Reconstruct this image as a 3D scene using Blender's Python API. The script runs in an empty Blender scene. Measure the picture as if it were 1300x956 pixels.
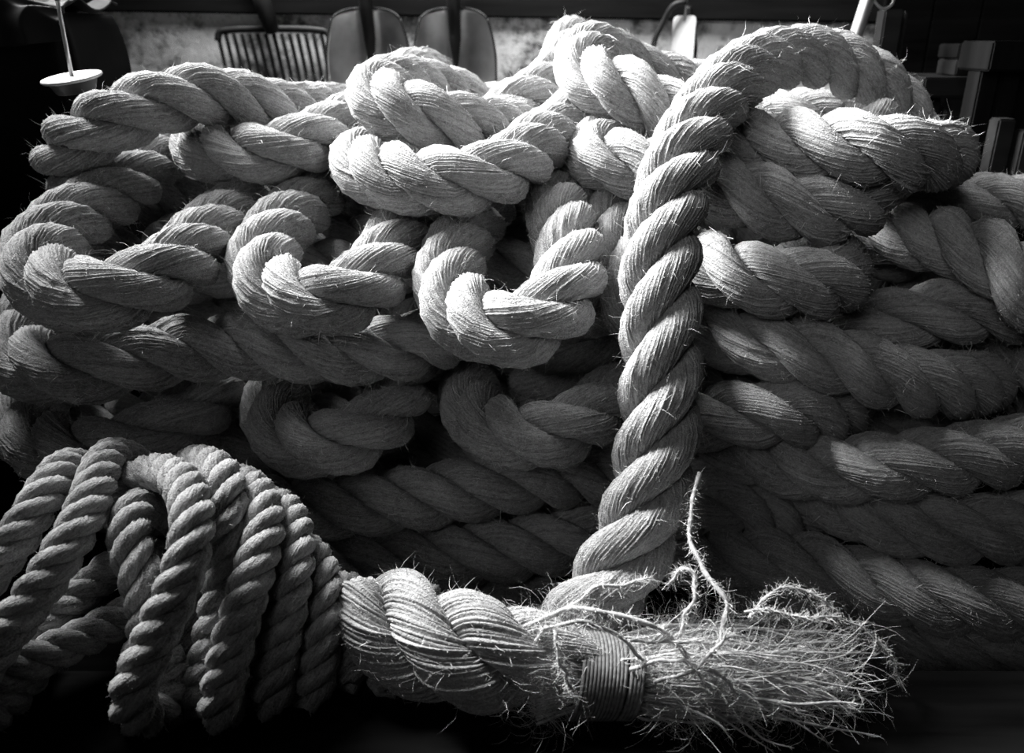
import bpy, math, random
import numpy as np
from mathutils import Vector, Matrix

rng = np.random.default_rng(7)
random.seed(7)
PI = math.pi
scene = bpy.context.scene
COL = scene.collection

# ------------------------------------------------------------------ camera
CAM_H = 1.08
TILT = math.radians(21.0)
FPX = 1000.0                      # focal length in pixels of the 1300 wide frame
CX, CY = 650.0, 433.0             # principal point
cam_d = bpy.data.cameras.new('camera')
cam = bpy.data.objects.new('camera', cam_d)
COL.objects.link(cam)
cam.location = (0, 0, CAM_H)
cam.rotation_euler = (PI / 2 - TILT, 0, 0)
cam_d.sensor_width = 36.0
cam_d.lens = 36.0 * FPX / 1300.0
cam_d.shift_y = -(478.0 - CY) / 1300.0
cam_d.clip_start = 0.02
cam_d.dof.use_dof = True
cam_d.dof.focus_distance = 1.2
cam_d.dof.aperture_fstop = 3.6
scene.camera = cam
scene.cycles.denoising_prefilter = 'NONE'

# ------------------------------------------------------------------ world, lights, exposure
world = bpy.data.worlds.new('world')
scene.world = world
world.use_nodes = True
world.node_tree.nodes['Background'].inputs[0].default_value = (1, 1, 1, 1)
world.node_tree.nodes['Background'].inputs[1].default_value = 0.004

def area_light(name, loc, target, w, h, power):
    d = bpy.data.lights.new(name, 'AREA')
    d.shape = 'RECTANGLE'; d.size = w; d.size_y = h; d.energy = power
    o = bpy.data.objects.new(name, d)
    COL.objects.link(o)
    o.location = loc
    o.rotation_euler = (Vector(target) - Vector(loc)).to_track_quat('-Z', 'Y').to_euler()
    return o
# daylight entering through the window in the left wall
wd = area_light('window_daylight', (-1.3, 2.25, 2.4), (0.5, 1.25, 0.95), 1.3, 1.0, 84)
wd.data.spread = math.radians(65)
# unseen overhead light added to brighten the back wall and its tools
rd = area_light('added_roof_light', (-0.75, 2.1, 3.40), (0.15, 2.9, 1.0), 1.1, 0.4, 34)
rd.data.spread = math.radians(80)
# weak fill light added behind the camera to lift the rope fronts
fd = area_light('front_fill', (-1.0, -0.8, 2.4), (0.35, 1.6, 1.25), 1.4, 1.4, 2.1)
fd.data.spread = math.radians(44)
scene.view_settings.view_transform = 'Standard'
scene.view_settings.look = 'None'
scene.view_settings.gamma = 1.0
scene.view_settings.use_curve_mapping = False
scene.view_settings.exposure = 0.2

# ------------------------------------------------------------------ helpers
CT, ST = math.cos(TILT), math.sin(TILT)
def P(x, y, z):
    """point seen at pixel (x, y) of the photograph, z metres along the view axis"""
    xc = (x - CX) / FPX * z
    yc = (CY - y) / FPX * z
    return np.array([xc, z * CT + yc * ST, CAM_H - z * ST + yc * CT])

def tag(o, label=None, cat=None, group=None, kind=None):
    if label: o['label'] = label
    if cat: o['category'] = cat
    if group: o['group'] = group
    if kind: o['kind'] = kind
    return o

def empty(name, loc=(0, 0, 0)):
    o = bpy.data.objects.new(name, None)
    o.empty_display_size = 0.05
    COL.objects.link(o)
    o.location = loc
    return o

def link_mesh(name, me, mat, parent=None):
    if mat is not None and len(me.materials) == 0: me.materials.append(mat)
    o = bpy.data.objects.new(name, me)
    COL.objects.link(o)
    if parent is not None:
        o.parent = parent
        off = Vector((0, 0, 0))
        p = parent
        while p is not None:
            off += Vector(p.location); p = p.parent
        o.location = -off
    return o

def mesh_np(name, V, F4=None, F3=None, uv=None, smooth=True):
    """fast mesh from numpy arrays (quads and / or triangles)"""
    me = bpy.data.meshes.new(name)
    V = np.asarray(V, dtype=np.float32).reshape(-1, 3)
    loops = []; starts = []; n = 0
    if F4 is not None and len(F4):
        F4 = np.asarray(F4, dtype=np.int32).reshape(-1, 4)
        loops.append(F4.ravel()); starts.append(np.arange(len(F4)) * 4); n += F4.size
    if F3 is not None and len(F3):
        F3 = np.asarray(F3, dtype=np.int32).reshape(-1, 3)
        loops.append(F3.ravel()); starts.append(n + np.arange(len(F3)) * 3); n += F3.size
    L = np.concatenate(loops).astype(np.int32); S = np.concatenate(starts).astype(np.int32)
    me.vertices.add(len(V)); me.vertices.foreach_set('co', V.ravel())
    me.loops.add(len(L)); me.loops.foreach_set('vertex_index', L)
    me.polygons.add(len(S)); me.polygons.foreach_set('loop_start', S)
    me.polygons.foreach_set('use_smooth', np.full(len(S), smooth, dtype=bool))
    if uv is not None:
        l = me.uv_layers.new(name='UVMap')
        l.data.foreach_set('uv', np.asarray(uv, dtype=np.float32).ravel())
    me.update(calc_edges=True)
    me.validate()
    return me

def box_mesh(name, cx, cy, cz, sx, sy, sz, bev=0.0, rot=None, jitter=0.0):
    """bevelled box as a mesh"""
    import bmesh
    bm = bmesh.new()
    bmesh.ops.create_cube(bm, size=1.0)
    for v in bm.verts:
        v.co = Vector((v.co.x * sx, v.co.y * sy, v.co.z * sz))
        if jitter: v.co += Vector((random.uniform(-1, 1), random.uniform(-1, 1), random.uniform(-1, 1))) * jitter
    if bev > 0:
        bmesh.ops.bevel(bm, geom=list(bm.edges), offset=bev, segments=2, affect='EDGES')
    M = Matrix.Translation((cx, cy, cz))
    if rot is not None: M = M @ rot
    bm.transform(M)
    me = bpy.data.meshes.new(name)
    bm.to_mesh(me); bm.free()
    return me

def spline(pts, step):
    """centripetal-like Catmull-Rom through pts resampled at equal steps"""
    pts = np.asarray(pts, float)
    a = np.vstack([2 * pts[0] - pts[1], pts, 2 * pts[-1] - pts[-2]])
    out = []
    for i in range(1, len(a) - 2):
        p0, p1, p2, p3 = a[i - 1], a[i], a[i + 1], a[i + 2]
        t = np.linspace(0, 1, 24, endpoint=False)[:, None]
        d1 = max(np.linalg.norm(p1 - p0), 1e-6) ** .5
        d2 = max(np.linalg.norm(p2 - p1), 1e-6) ** .5
        d3 = max(np.linalg.norm(p3 - p2), 1e-6) ** .5
        m1 = d2 * ((p1 - p0) / d1 - (p2 - p0) / (d1 + d2) + (p2 - p1) / d2)
        m2 = d2 * ((p2 - p1) / d2 - (p3 - p1) / (d2 + d3) + (p3 - p2) / d3)
        out.append((2 * t**3 - 3 * t**2 + 1) * p1 + (t**3 - 2 * t**2 + t) * m1 + (-2 * t**3 + 3 * t**2) * p2 + (t**3 - t**2) * m2)
    out.append(pts[-1:])
    return resample(np.vstack(out), step)

def resample(c, step):
    d = np.r_[0, np.cumsum(np.linalg.norm(np.diff(c, axis=0), axis=1))]
    n = max(4, int(round(d[-1] / step)) + 1)
    s = np.linspace(0, d[-1], n)
    return np.stack([np.interp(s, d, c[:, k]) for k in range(3)], 1)

def smooth_line(c, it=2):
    c = c.copy()
    for _ in range(it):
        c[1:-1] = 0.25 * c[:-2] + 0.5 * c[1:-1] + 0.25 * c[2:]
    return c

def tangents(c):
    t = np.gradient(c, axis=0)
    return t / np.maximum(np.linalg.norm(t, axis=1, keepdims=True), 1e-9)

def rmf(c):
    """rotation-minimising frame"""
    T = tangents(c)
    N = np.zeros_like(c)
    a = np.array([0, 0, 1.0]) if abs(T[0, 2]) < 0.9 else np.array([1.0, 0, 0])
    n = a - T[0] * a.dot(T[0]); N[0] = n / np.linalg.norm(n)
    for i in range(len(c) - 1):
        v1 = c[i + 1] - c[i]; c1 = v1.dot(v1)
        rL = N[i] - 2 / c1 * v1.dot(N[i]) * v1
        tL = T[i] - 2 / c1 * v1.dot(T[i]) * v1
        v2 = T[i + 1] - tL; c2 = v2.dot(v2)
        N[i + 1] = rL - (2 / c2 * v2.dot(rL) * v2 if c2 > 1e-12 else 0)
    B = np.cross(T, N)
    return T, N, B

def tube(c, r, m=6, cap=True, uvs=True):
    """V, F4, F3 of a tube along polyline c with radius r (scalar or array)"""
    T, N, B = rmf(c)
    r = np.broadcast_to(np.asarray(r, float), (len(c),))
    a = np.arange(m) / m * 2 * PI
    V = c[:, None] + r[:, None, None] * (np.cos(a)[None, :, None] * N[:, None] + np.sin(a)[None, :, None] * B[:, None])
    n = len(c)
    return grid_faces(V, cap)

def grid_faces(V, cap=True):
    n, m = V.shape[:2]
    i, j = np.meshgrid(np.arange(n - 1), np.arange(m), indexing='ij')
    j2 = (j + 1) % m
    F4 = np.stack([i * m + j, i * m + j2, (i + 1) * m + j2, (i + 1) * m + j], -1).reshape(-1, 4)
    W = V.reshape(-1, 3)
    F3 = None
    if cap:
        k = len(W)
        W = np.vstack([W, V[0].mean(0), V[-1].mean(0)])
        j = np.arange(m); j2 = (j + 1) % m
        F3 = np.vstack([np.stack([np.full(m, k), j2, j], 1), np.stack([np.full(m, k + 1), (n - 1) * m + j, (n - 1) * m + j2], 1)])
    return W, F4, F3

def tube_mesh(name, c, r, m=8):
    V, F4, F3 = tube(np.asarray(c, float), r, m)
    return mesh_np(name, V, F4, F3)

def lathe_mesh(name, prof, loc, m=40):
    """surface of revolution; prof = [(radius, height)]"""
    a = np.arange(m) / m * 2 * PI
    V = np.array([[(r * math.cos(t) + loc[0], r * math.sin(t) + loc[1], h + loc[2]) for t in a] for r, h in prof])
    W, F4, F3 = grid_faces(V, True)
    return mesh_np(name, W, F4[:, ::-1], F3[:, ::-1])

# ------------------------------------------------------------------ materials
def new_mat(name):
    m = bpy.data.materials.new(name); m.use_nodes = True
    nt = m.node_tree
    return m, nt, nt.nodes['Principled BSDF']

def nd(nt, t, **kw):
    n = nt.nodes.new(t)
    for k, v in kw.items(): setattr(n, k, v)
    return n

def mth(nt, op, a, b=None, c=None):
    n = nt.nodes.new('ShaderNodeMath'); n.operation = op
    for i, v in enumerate((a, b, c)):
        if v is None: continue
        if isinstance(v, (int, float)): n.inputs[i].default_value = v
        else: nt.links.new(v, n.inputs[i])
    return n.outputs[0]

def ramp(nt, fac, stops):
    n = nt.nodes.new('ShaderNodeValToRGB')
    e = n.color_ramp.elements
    while len(e) < len(stops): e.new(0.5)
    for k, (p, v) in zip(e, stops):
        k.position = p; k.color = (v, v, v, 1)
    nt.links.new(fac, n.inputs[0])
    return n.outputs[0]

def rope_mat(name, R, yarns, v0, v1, bump=1.0):
    """laid rope fibre; the UV map runs along (u, metres) and across (v) the yarns of a strand"""
    m, nt, bs = new_mat(name)
    uv = nd(nt, 'ShaderNodeUVMap'); uv.uv_map = 'UVMap'
    sep = nd(nt, 'ShaderNodeSeparateXYZ'); nt.links.new(uv.outputs[0], sep.inputs[0])
    u, v = sep.outputs[0], sep.outputs[1]
    tc = nd(nt, 'ShaderNodeTexCoord')
    ph = mth(nt, 'MULTIPLY', v, float(yarns))
    # fibre streaks drawn out along the yarns
    cmb = nd(nt, 'ShaderNodeCombineXYZ')
    nt.links.new(mth(nt, 'MULTIPLY', ph, 2.1), cmb.inputs[0]); nt.links.new(mth(nt, 'MULTIPLY', u, 110.0), cmb.inputs[1])
    fz = nd(nt, 'ShaderNodeTexNoise'); fz.inputs['Scale'].default_value = 1.0; fz.inputs['Detail'].default_value = 4; fz.inputs['Roughness'].default_value = 0.65
    nt.links.new(cmb.outputs[0], fz.inputs['Vector'])
    # one tone for each yarn
    wn = nd(nt, 'ShaderNodeTexWhiteNoise'); wn.noise_dimensions = '1D'; nt.links.new(mth(nt, 'FLOOR', ph), wn.inputs['W'])
    # nap of short fibre and larger worn patches
    gz = nd(nt, 'ShaderNodeTexNoise'); gz.inputs['Scale'].default_value = 420.0; gz.inputs['Detail'].default_value = 2
    nt.links.new(tc.outputs['Object'], gz.inputs['Vector'])
    pz = nd(nt, 'ShaderNodeTexNoise'); pz.inputs['Scale'].default_value = 0.5 / R; pz.inputs['Detail'].default_value = 5
    nt.links.new(tc.outputs['Object'], pz.inputs['Vector'])
    mix = mth(nt, 'MULTIPLY_ADD', fz.outputs[0], 0.42, mth(nt, 'MULTIPLY', pz.outputs[0], 0.26))
    mix = mth(nt, 'MULTIPLY_ADD', wn.outputs['Value'], 0.08, mix)
    mix = mth(nt, 'MULTIPLY_ADD', gz.outputs[0], 0.28, mix)
    nt.links.new(ramp(nt, mix, [(0.40, v0), (0.64, v1)]), bs.inputs['Base Color'])
    bs.inputs['Roughness'].default_value = 0.8
    bs.inputs['Specular IOR Level'].default_value = 0.25
    bs.inputs['Sheen Weight'].default_value = 0.15
    bs.inputs['Sheen Roughness'].default_value = 0.45
    h = mth(nt, 'MULTIPLY_ADD', gz.outputs[0], 0.9, fz.outputs[0])
    b = nd(nt, 'ShaderNodeBump'); b.inputs['Strength'].default_value = bump
    b.inputs['Distance'].default_value = 0.0022
    nt.links.new(h, b.inputs['Height']); nt.links.new(b.outputs[0], bs.inputs['Normal'])
    return m

def plain(name, v, rough=0.6, metal=0.0, spec=0.4, nscale=20.0, var=0.3, bump=0.0, bdist=0.002, stretch=(1, 1, 1)):
    m, nt, bs = new_mat(name)
    tc = nd(nt, 'ShaderNodeTexCoord')
    mp = nd(nt, 'ShaderNodeMapping'); mp.inputs['Scale'].default_value = stretch
    nt.links.new(tc.outputs['Object'], mp.inputs[0])
    nz = nd(nt, 'ShaderNodeTexNoise'); nz.inputs['Scale'].default_value = nscale; nz.inputs['Detail'].default_value = 6
    nt.links.new(mp.outputs[0], nz.inputs['Vector'])
    nt.links.new(ramp(nt, nz.outputs[0], [(0.3, v * (1 - var)), (0.7, v * (1 + var))]), bs.inputs['Base Color'])
    bs.inputs['Roughness'].default_value = rough; bs.inputs['Metallic'].default_value = metal
    bs.inputs['Specular IOR Level'].default_value = spec
    if bump:
        b = nd(nt, 'ShaderNodeBump'); b.inputs['Strength'].default_value = bump; b.inputs['Distance'].default_value = bdist
        nt.links.new(nz.outputs[0], b.inputs['Height']); nt.links.new(b.outputs[0], bs.inputs['Normal'])
    return m

R_BIG = 0.061
R_THIN = 0.028
NY_BIG, NY_THIN, NY_END = 30, 13, 26
M_ROPE = rope_mat('hemp_rope', R_BIG, NY_BIG, 0.12, 0.44)
M_THIN = rope_mat('thin_rope', R_THIN, NY_THIN, 0.11, 0.48, bump=1.0)
M_END = rope_mat('loosened_rope', 0.074, NY_END, 0.16, 0.46)
M_FIBRE = plain('hemp_fibre', 0.60, 0.7, nscale=60, var=0.25)
M_YARN = plain('hemp_yarn', 0.40, 0.8, nscale=220, var=0.35, bump=0.6, bdist=0.001)
M_TWINE = plain('whipping_twine', 0.13, 0.8, nscale=150, var=0.4, bump=0.8, bdist=0.001)
M_STEEL = plain('worn_steel', 0.5, 0.36, 0.85, nscale=9, var=0.35, bump=0.1)
M_IRON = plain('dark_iron', 0.035, 0.5, 0.4, nscale=14, var=0.4, bump=0.15)
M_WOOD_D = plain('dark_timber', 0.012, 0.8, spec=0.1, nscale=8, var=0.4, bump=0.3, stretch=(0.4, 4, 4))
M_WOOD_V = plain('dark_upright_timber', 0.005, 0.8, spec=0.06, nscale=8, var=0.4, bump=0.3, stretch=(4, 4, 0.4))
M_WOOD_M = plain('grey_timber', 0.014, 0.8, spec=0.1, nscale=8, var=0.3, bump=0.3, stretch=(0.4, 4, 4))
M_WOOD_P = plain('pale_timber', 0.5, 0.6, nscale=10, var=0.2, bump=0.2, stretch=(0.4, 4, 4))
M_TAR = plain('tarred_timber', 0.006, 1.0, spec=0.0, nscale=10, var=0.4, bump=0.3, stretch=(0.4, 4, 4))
M_SACK = plain('black_oilcloth', 0.006, 0.7, spec=0.03, nscale=7, var=0.5, bump=0.2)
M_FOLD = plain('oilcloth_folds', 0.010, 0.6, spec=0.12, nscale=9, var=0.5, bump=0.2)
M_TAG = plain('paper_tag', 0.75, 0.7, nscale=30, var=0.06)
M_BRIGHT = plain('bright_metal', 0.6, 0.35, 0.8, nscale=10, var=0.2)
M_PLATE = plain('pan_metal', 0.34, 0.5, 0.3, nscale=10, var=0.1)

# ------------------------------------------------------------------ the setting
WALL_Y = 3.0
FLOOR_Z = 0.0
def wall_material():
    m, nt, bs = new_mat('limewashed_plaster')
    tc = nd(nt, 'ShaderNodeTexCoord')
    a = nd(nt, 'ShaderNodeTexNoise'); a.inputs['Scale'].default_value = 5; a.inputs['Detail'].default_value = 9; a.inputs['Roughness'].default_value = 0.65
    nt.links.new(tc.outputs['Object'], a.inputs['Vector'])
    b = nd(nt, 'ShaderNodeTexNoise'); b.inputs['Scale'].default_value = 22; b.inputs['Detail'].default_value = 6; b.inputs['Roughness'].default_value = 0.7
    nt.links.new(tc.outputs['Object'], b.inputs['Vector'])
    f = mth(nt, 'MULTIPLY_ADD', a.outputs[0], 0.6, mth(nt, 'MULTIPLY', b.outputs[0], 0.4))
    nt.links.new(ramp(nt, f, [(0.42, 0.10), (0.47, 0.40), (0.52, 0.72), (0.62, 0.86)]), bs.inputs['Base Color'])
    bs.inputs['Roughness'].default_value = 0.9
    bp = nd(nt, 'ShaderNodeBump'); bp.inputs['Strength'].default_value = 0.7; bp.inputs['Distance'].default_value = 0.02
    nt.links.new(f, bp.inputs['Height']); nt.links.new(bp.outputs[0], bs.inputs['Normal'])
    return m
M_WALL = wall_material()
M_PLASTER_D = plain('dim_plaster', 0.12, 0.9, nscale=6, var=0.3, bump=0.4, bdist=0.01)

def uneven_wall(name, x0, x1, z0, z1, y, amp=0.012):
    nx, nz = 90, 70
    xs = np.linspace(x0, x1, nx); zs = np.linspace(z0, z1, nz)
    X, Z = np.meshgrid(xs, zs, indexing='ij')
    d = np.zeros_like(X)
    for k in range(14):
        fx, fz, p, q = rng.uniform(2, 16), rng.uniform(2, 16), rng.uniform(0, 6), rng.uniform(0, 6)
        d += np.sin(fx * X + p) * np.sin(fz * Z + q) / (1 + 0.25 * (fx + fz))
    Y = y - amp * d
    V = np.stack([X, Y, Z], -1).reshape(-1, 3)
    i, j = np.meshgrid(np.arange(nx - 1), np.arange(nz - 1), indexing='ij')
    F = np.stack([i * nz + j, (i + 1) * nz + j, (i + 1) * nz + j + 1, i * nz + j + 1], -1).reshape(-1, 4)
    return mesh_np(name, V, F)
wb = link_mesh('wall_back', uneven_wall('wall_back', -2.1, 2.6, -0.05, 3.5, WALL_Y), M_WALL); tag(wb, 'whitewashed uneven plaster wall behind the rope pile', kind='structure')
# left wall with the window the daylight comes through
WX = -2.0
wy0, wy1, wz0, wz1 = 1.3, 2.7, 1.7, 3.3
wl = empty('wall_left', (WX, 0, 0)); tag(wl, 'plaster wall with a small window on the left', kind='structure')
for (a, b, c, d) in ((-1.5, wy0, 0, 3.5), (wy1, WALL_Y + 0.05, 0, 3.5), (wy0, wy1, 0, wz0), (wy0, wy1, wz1, 3.5)):
    link_mesh('wall_panel', box_mesh('wall_panel', WX - 0.1, (a + b) / 2, (c + d) / 2, 0.2, b - a, d - c), M_PLASTER_D, wl)
win = empty('window_1', (WX, (wy0 + wy1) / 2, wz0)); tag(win, 'small timber window high in the left wall', kind='structure')
for (a, b, c, d) in ((wy0, wy1, wz0, wz0 + 0.05), (wy0, wy1, wz1 - 0.05, wz1), (wy0, wy0 + 0.05, wz0, wz1), (wy1 - 0.05, wy1, wz0, wz1)):
    link_mesh('window_frame', box_mesh('window_frame', WX - 0.1, (a + b) / 2, (c + d) / 2, 0.07, b - a, d - c, 0.006), M_WOOD_M, win)
ce = link_mesh('ceiling', box_mesh('ceiling', -0.1, 0.75, 3.55, 5.8, 4.6, 0.1), M_WOOD_D); tag(ce, 'dark timber ceiling', kind='structure')
light_frame = empty('roof_light_frame', (-0.75, 2.1, 3.49)); tag(light_frame, 'unseen frame added round the roof light above the tool wall', kind='structure')  # frame added only to go with the extra roof light, out of view
for (x, y, sx, sy) in ((-0.75, 1.86, 1.3, 0.05), (-0.75, 2.34, 1.3, 0.05), (-1.375, 2.1, 0.05, 0.43), (-0.125, 2.1, 0.05, 0.43)):
    link_mesh('window_frame', box_mesh('window_frame', x, y, 3.465, sx, sy, 0.06, 0.005), M_WOOD_M, light_frame)
fl = empty('floor', (0, 0.5, FLOOR_Z)); tag(fl, 'dark boarded floor under the ropes', kind='structure')
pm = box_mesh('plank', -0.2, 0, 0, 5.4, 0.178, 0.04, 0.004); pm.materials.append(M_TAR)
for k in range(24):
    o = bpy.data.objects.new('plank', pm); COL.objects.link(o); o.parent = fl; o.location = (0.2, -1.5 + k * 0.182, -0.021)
# timber baulk along the front, carrying the frayed end and the thin coil
BAULK_Z = CAM_H - 0.835
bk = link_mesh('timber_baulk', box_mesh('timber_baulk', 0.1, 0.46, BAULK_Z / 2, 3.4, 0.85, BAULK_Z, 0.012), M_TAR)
tag(bk, 'wide black timber baulk along the bottom, under the frayed rope end', 'timber')

# ------------------------------------------------------------------ ropes
LAY = 2.15           # lay length in rope diameters
def strand_grids(c, R, phase=0.0, ny=12, per=2, lay=LAY, offs=0.56, rr=0.445, rt=0.45, grow=None, ridge=0.0, beta=42.0):
    """three strands laid right-handed about centreline c; mesh columns follow the yarns, every yarn a raised ridge"""
    T, N, B = rmf(c)
    s = np.r_[0, np.cumsum(np.linalg.norm(np.diff(c, axis=0), axis=1))]
    out = []
    g = np.ones(len(c)) if grow is None else grow
    m = ny * per
    tw = math.tan(math.radians(beta)) / (0.48 * R)
    for k in range(3):
        th = 2 * PI * s / (lay * 2 * R) + phase + 2 * PI * k / 3
        er = np.cos(th)[:, None] * N + np.sin(th)[:, None] * B
        sc = c + er * (offs * R * g)[:, None]
        st = tangents(sc)
        e1 = er - st * np.sum(er * st, 1, keepdims=True); e1 /= np.linalg.norm(e1, axis=1, keepdims=True)
        e2 = np.cross(st, e1)
        sl = np.r_[0, np.cumsum(np.linalg.norm(np.diff(sc, axis=0), axis=1))]
        a = (np.arange(m) / m * 2 * PI)[None, :] - (tw * sl)[:, None]
        if ridge:
            a = a + np.repeat(rng.normal(0, 0.10 / ny * 2 * PI, ny), per)[None]
            a = a + 0.05 * np.sin(sl[:, None] * 21 + rng.uniform(0, 6)) + 0.035 * np.sin(sl[:, None] * 55 + np.arange(m)[None] * 0.5)
        rad = np.ones((len(c), m)) * R
        if ridge:
            prof = np.where(np.arange(m) % per == 0, 0.0, 1.0) if per < 4 else np.sin(PI * (np.arange(m) % per) / per) ** 0.6
            wob = np.repeat(rng.normal(0, 0.35, ny), per)[None] + 0.3 * np.sin(sl[:, None] * 40 + np.repeat(rng.uniform(0, 6, ny), per)[None])
            rad = rad + ridge * (prof[None] * (1 + wob) - 0.6)
        V = sc[:, None] + (rad * g[:, None])[..., None] * (rr * np.cos(a)[..., None] * e1[:, None] + rt * np.sin(a)[..., None] * e2[:, None])
        out.append((V, sl, sc, e1))
    return out

def strand_mesh(name, V, sl):
    n, m = V.shape[:2]
    W, F4, F3 = grid_faces(V, True)
    vv = np.arange(m + 1) / m
    i, j = np.meshgrid(np.arange(n - 1), np.arange(m), indexing='ij')
    u0, u1 = sl[i], sl[i + 1]; v0, v1 = vv[j], vv[j + 1]
    uv4 = np.stack([np.stack([u0, v0], -1), np.stack([u0, v1], -1), np.stack([u1, v1], -1), np.stack([u1, v0], -1)], 2).reshape(-1, 2)
    uv3 = np.zeros((len(F3) * 3, 2))
    return mesh_np(name, W, F4, F3, uv=np.vstack([uv4, uv3]))

def fibre_ribbons(name, p, d, length, width, curl):
    """many thin bent fibres: p start, d unit direction"""
    n = len(p)
    q = rng.normal(size=(n, 3)); q -= d * np.sum(q * d, 1, keepdims=True); q /= np.linalg.norm(q, axis=1, keepdims=True)
    b = np.cross(d, q)
    L = length[:, None]; cu = curl[:, None]
    p1 = p + d * L * 0.55 + b * L * 0.15 * cu
    p2 = p + d * L * 0.92 + b * L * 0.60 * cu
    w = width[:, None] * 0.5 * q
    V = np.stack([p - w, p + w, p1 - w, p1 + w, p2], 1)
    base = (np.arange(n) * 5)[:, None]
    return mesh_np(name, V.reshape(-1, 3), base + np.array([[0, 1, 3, 2]]), base + np.array([[2, 3, 4]]))

EYE = np.array([0, 0, CAM_H])
def fuzz(grids, dens, R, lmin, lmax, wid, name='loose_fibres'):
    ps, ds = [], []
    for V, sl, sc, er in grids:
        n, m = V.shape[:2]
        cnt = max(8, int(dens * sl[-1] / 3 * 2.2))
        i = rng.integers(1, n - 1, cnt); j = rng.integers(0, m, cnt)
        p = V[i, j]; nrm = p - sc[i]; nrm /= np.linalg.norm(nrm, axis=1, keepdims=True)
        vw = EYE - p; vw /= np.linalg.norm(vw, axis=1, keepdims=True)
        ok = (np.sum(nrm * er[i], 1) > 0.15) & (np.sum(nrm * vw, 1) > -0.3)
        i, j, p, nrm = i[ok], j[ok], p[ok], nrm[ok]; cnt = len(i)
        p = p + (V[i + 1, j] - p) * rng.random((cnt, 1))
        ax = tangents(sc)[i]
        d = nrm * rng.uniform(0.15, 1.0, (cnt, 1)) + ax * rng.normal(0, 0.8, (cnt, 1)) + rng.normal(0, 0.45, (cnt, 3))
        d /= np.linalg.norm(d, axis=1, keepdims=True)
        ps.append(p); ds.append(d)
    p = np.vstack(ps); d = np.vstack(ds); n = len(p)
    ln = lmin + (lmax - lmin) * rng.random(n) ** 9
    big = rng.random(n) < 0.022; ln[big] = rng.uniform(0.35, 1.0, big.sum()) * lmax
    return fibre_ribbons(name, p - d * 0.0006, d, ln, wid * rng.uniform(0.6, 1.4, n) * np.where(big, 1.1, (lmin / ln) ** 0.35), rng.normal(0, 1.2, n))

def build_rope(parent, c, R, mat, ny=12, per=2, ridge=0.0, dens=2600, lmin=0.003, lmax=0.03, wid=0.00065, phase=None, **kw):
    g = strand_grids(c, R, rng.uniform(0, 6.28) if phase is None else phase, ny, per, ridge=ridge, **kw)
    for V, sl, sc, er in g:
        link_mesh('strand', strand_mesh('strand', V, sl), mat, parent)
    if dens:
        f = link_mesh('loose_fibres', fuzz(g, dens, R, lmin, lmax, wid), M_FIBRE, parent)
        f['kind'] = 'stuff'
    return g

BK = (0, 0.34, -0.03)      # default hidden tail: runs back into the pile
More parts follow.
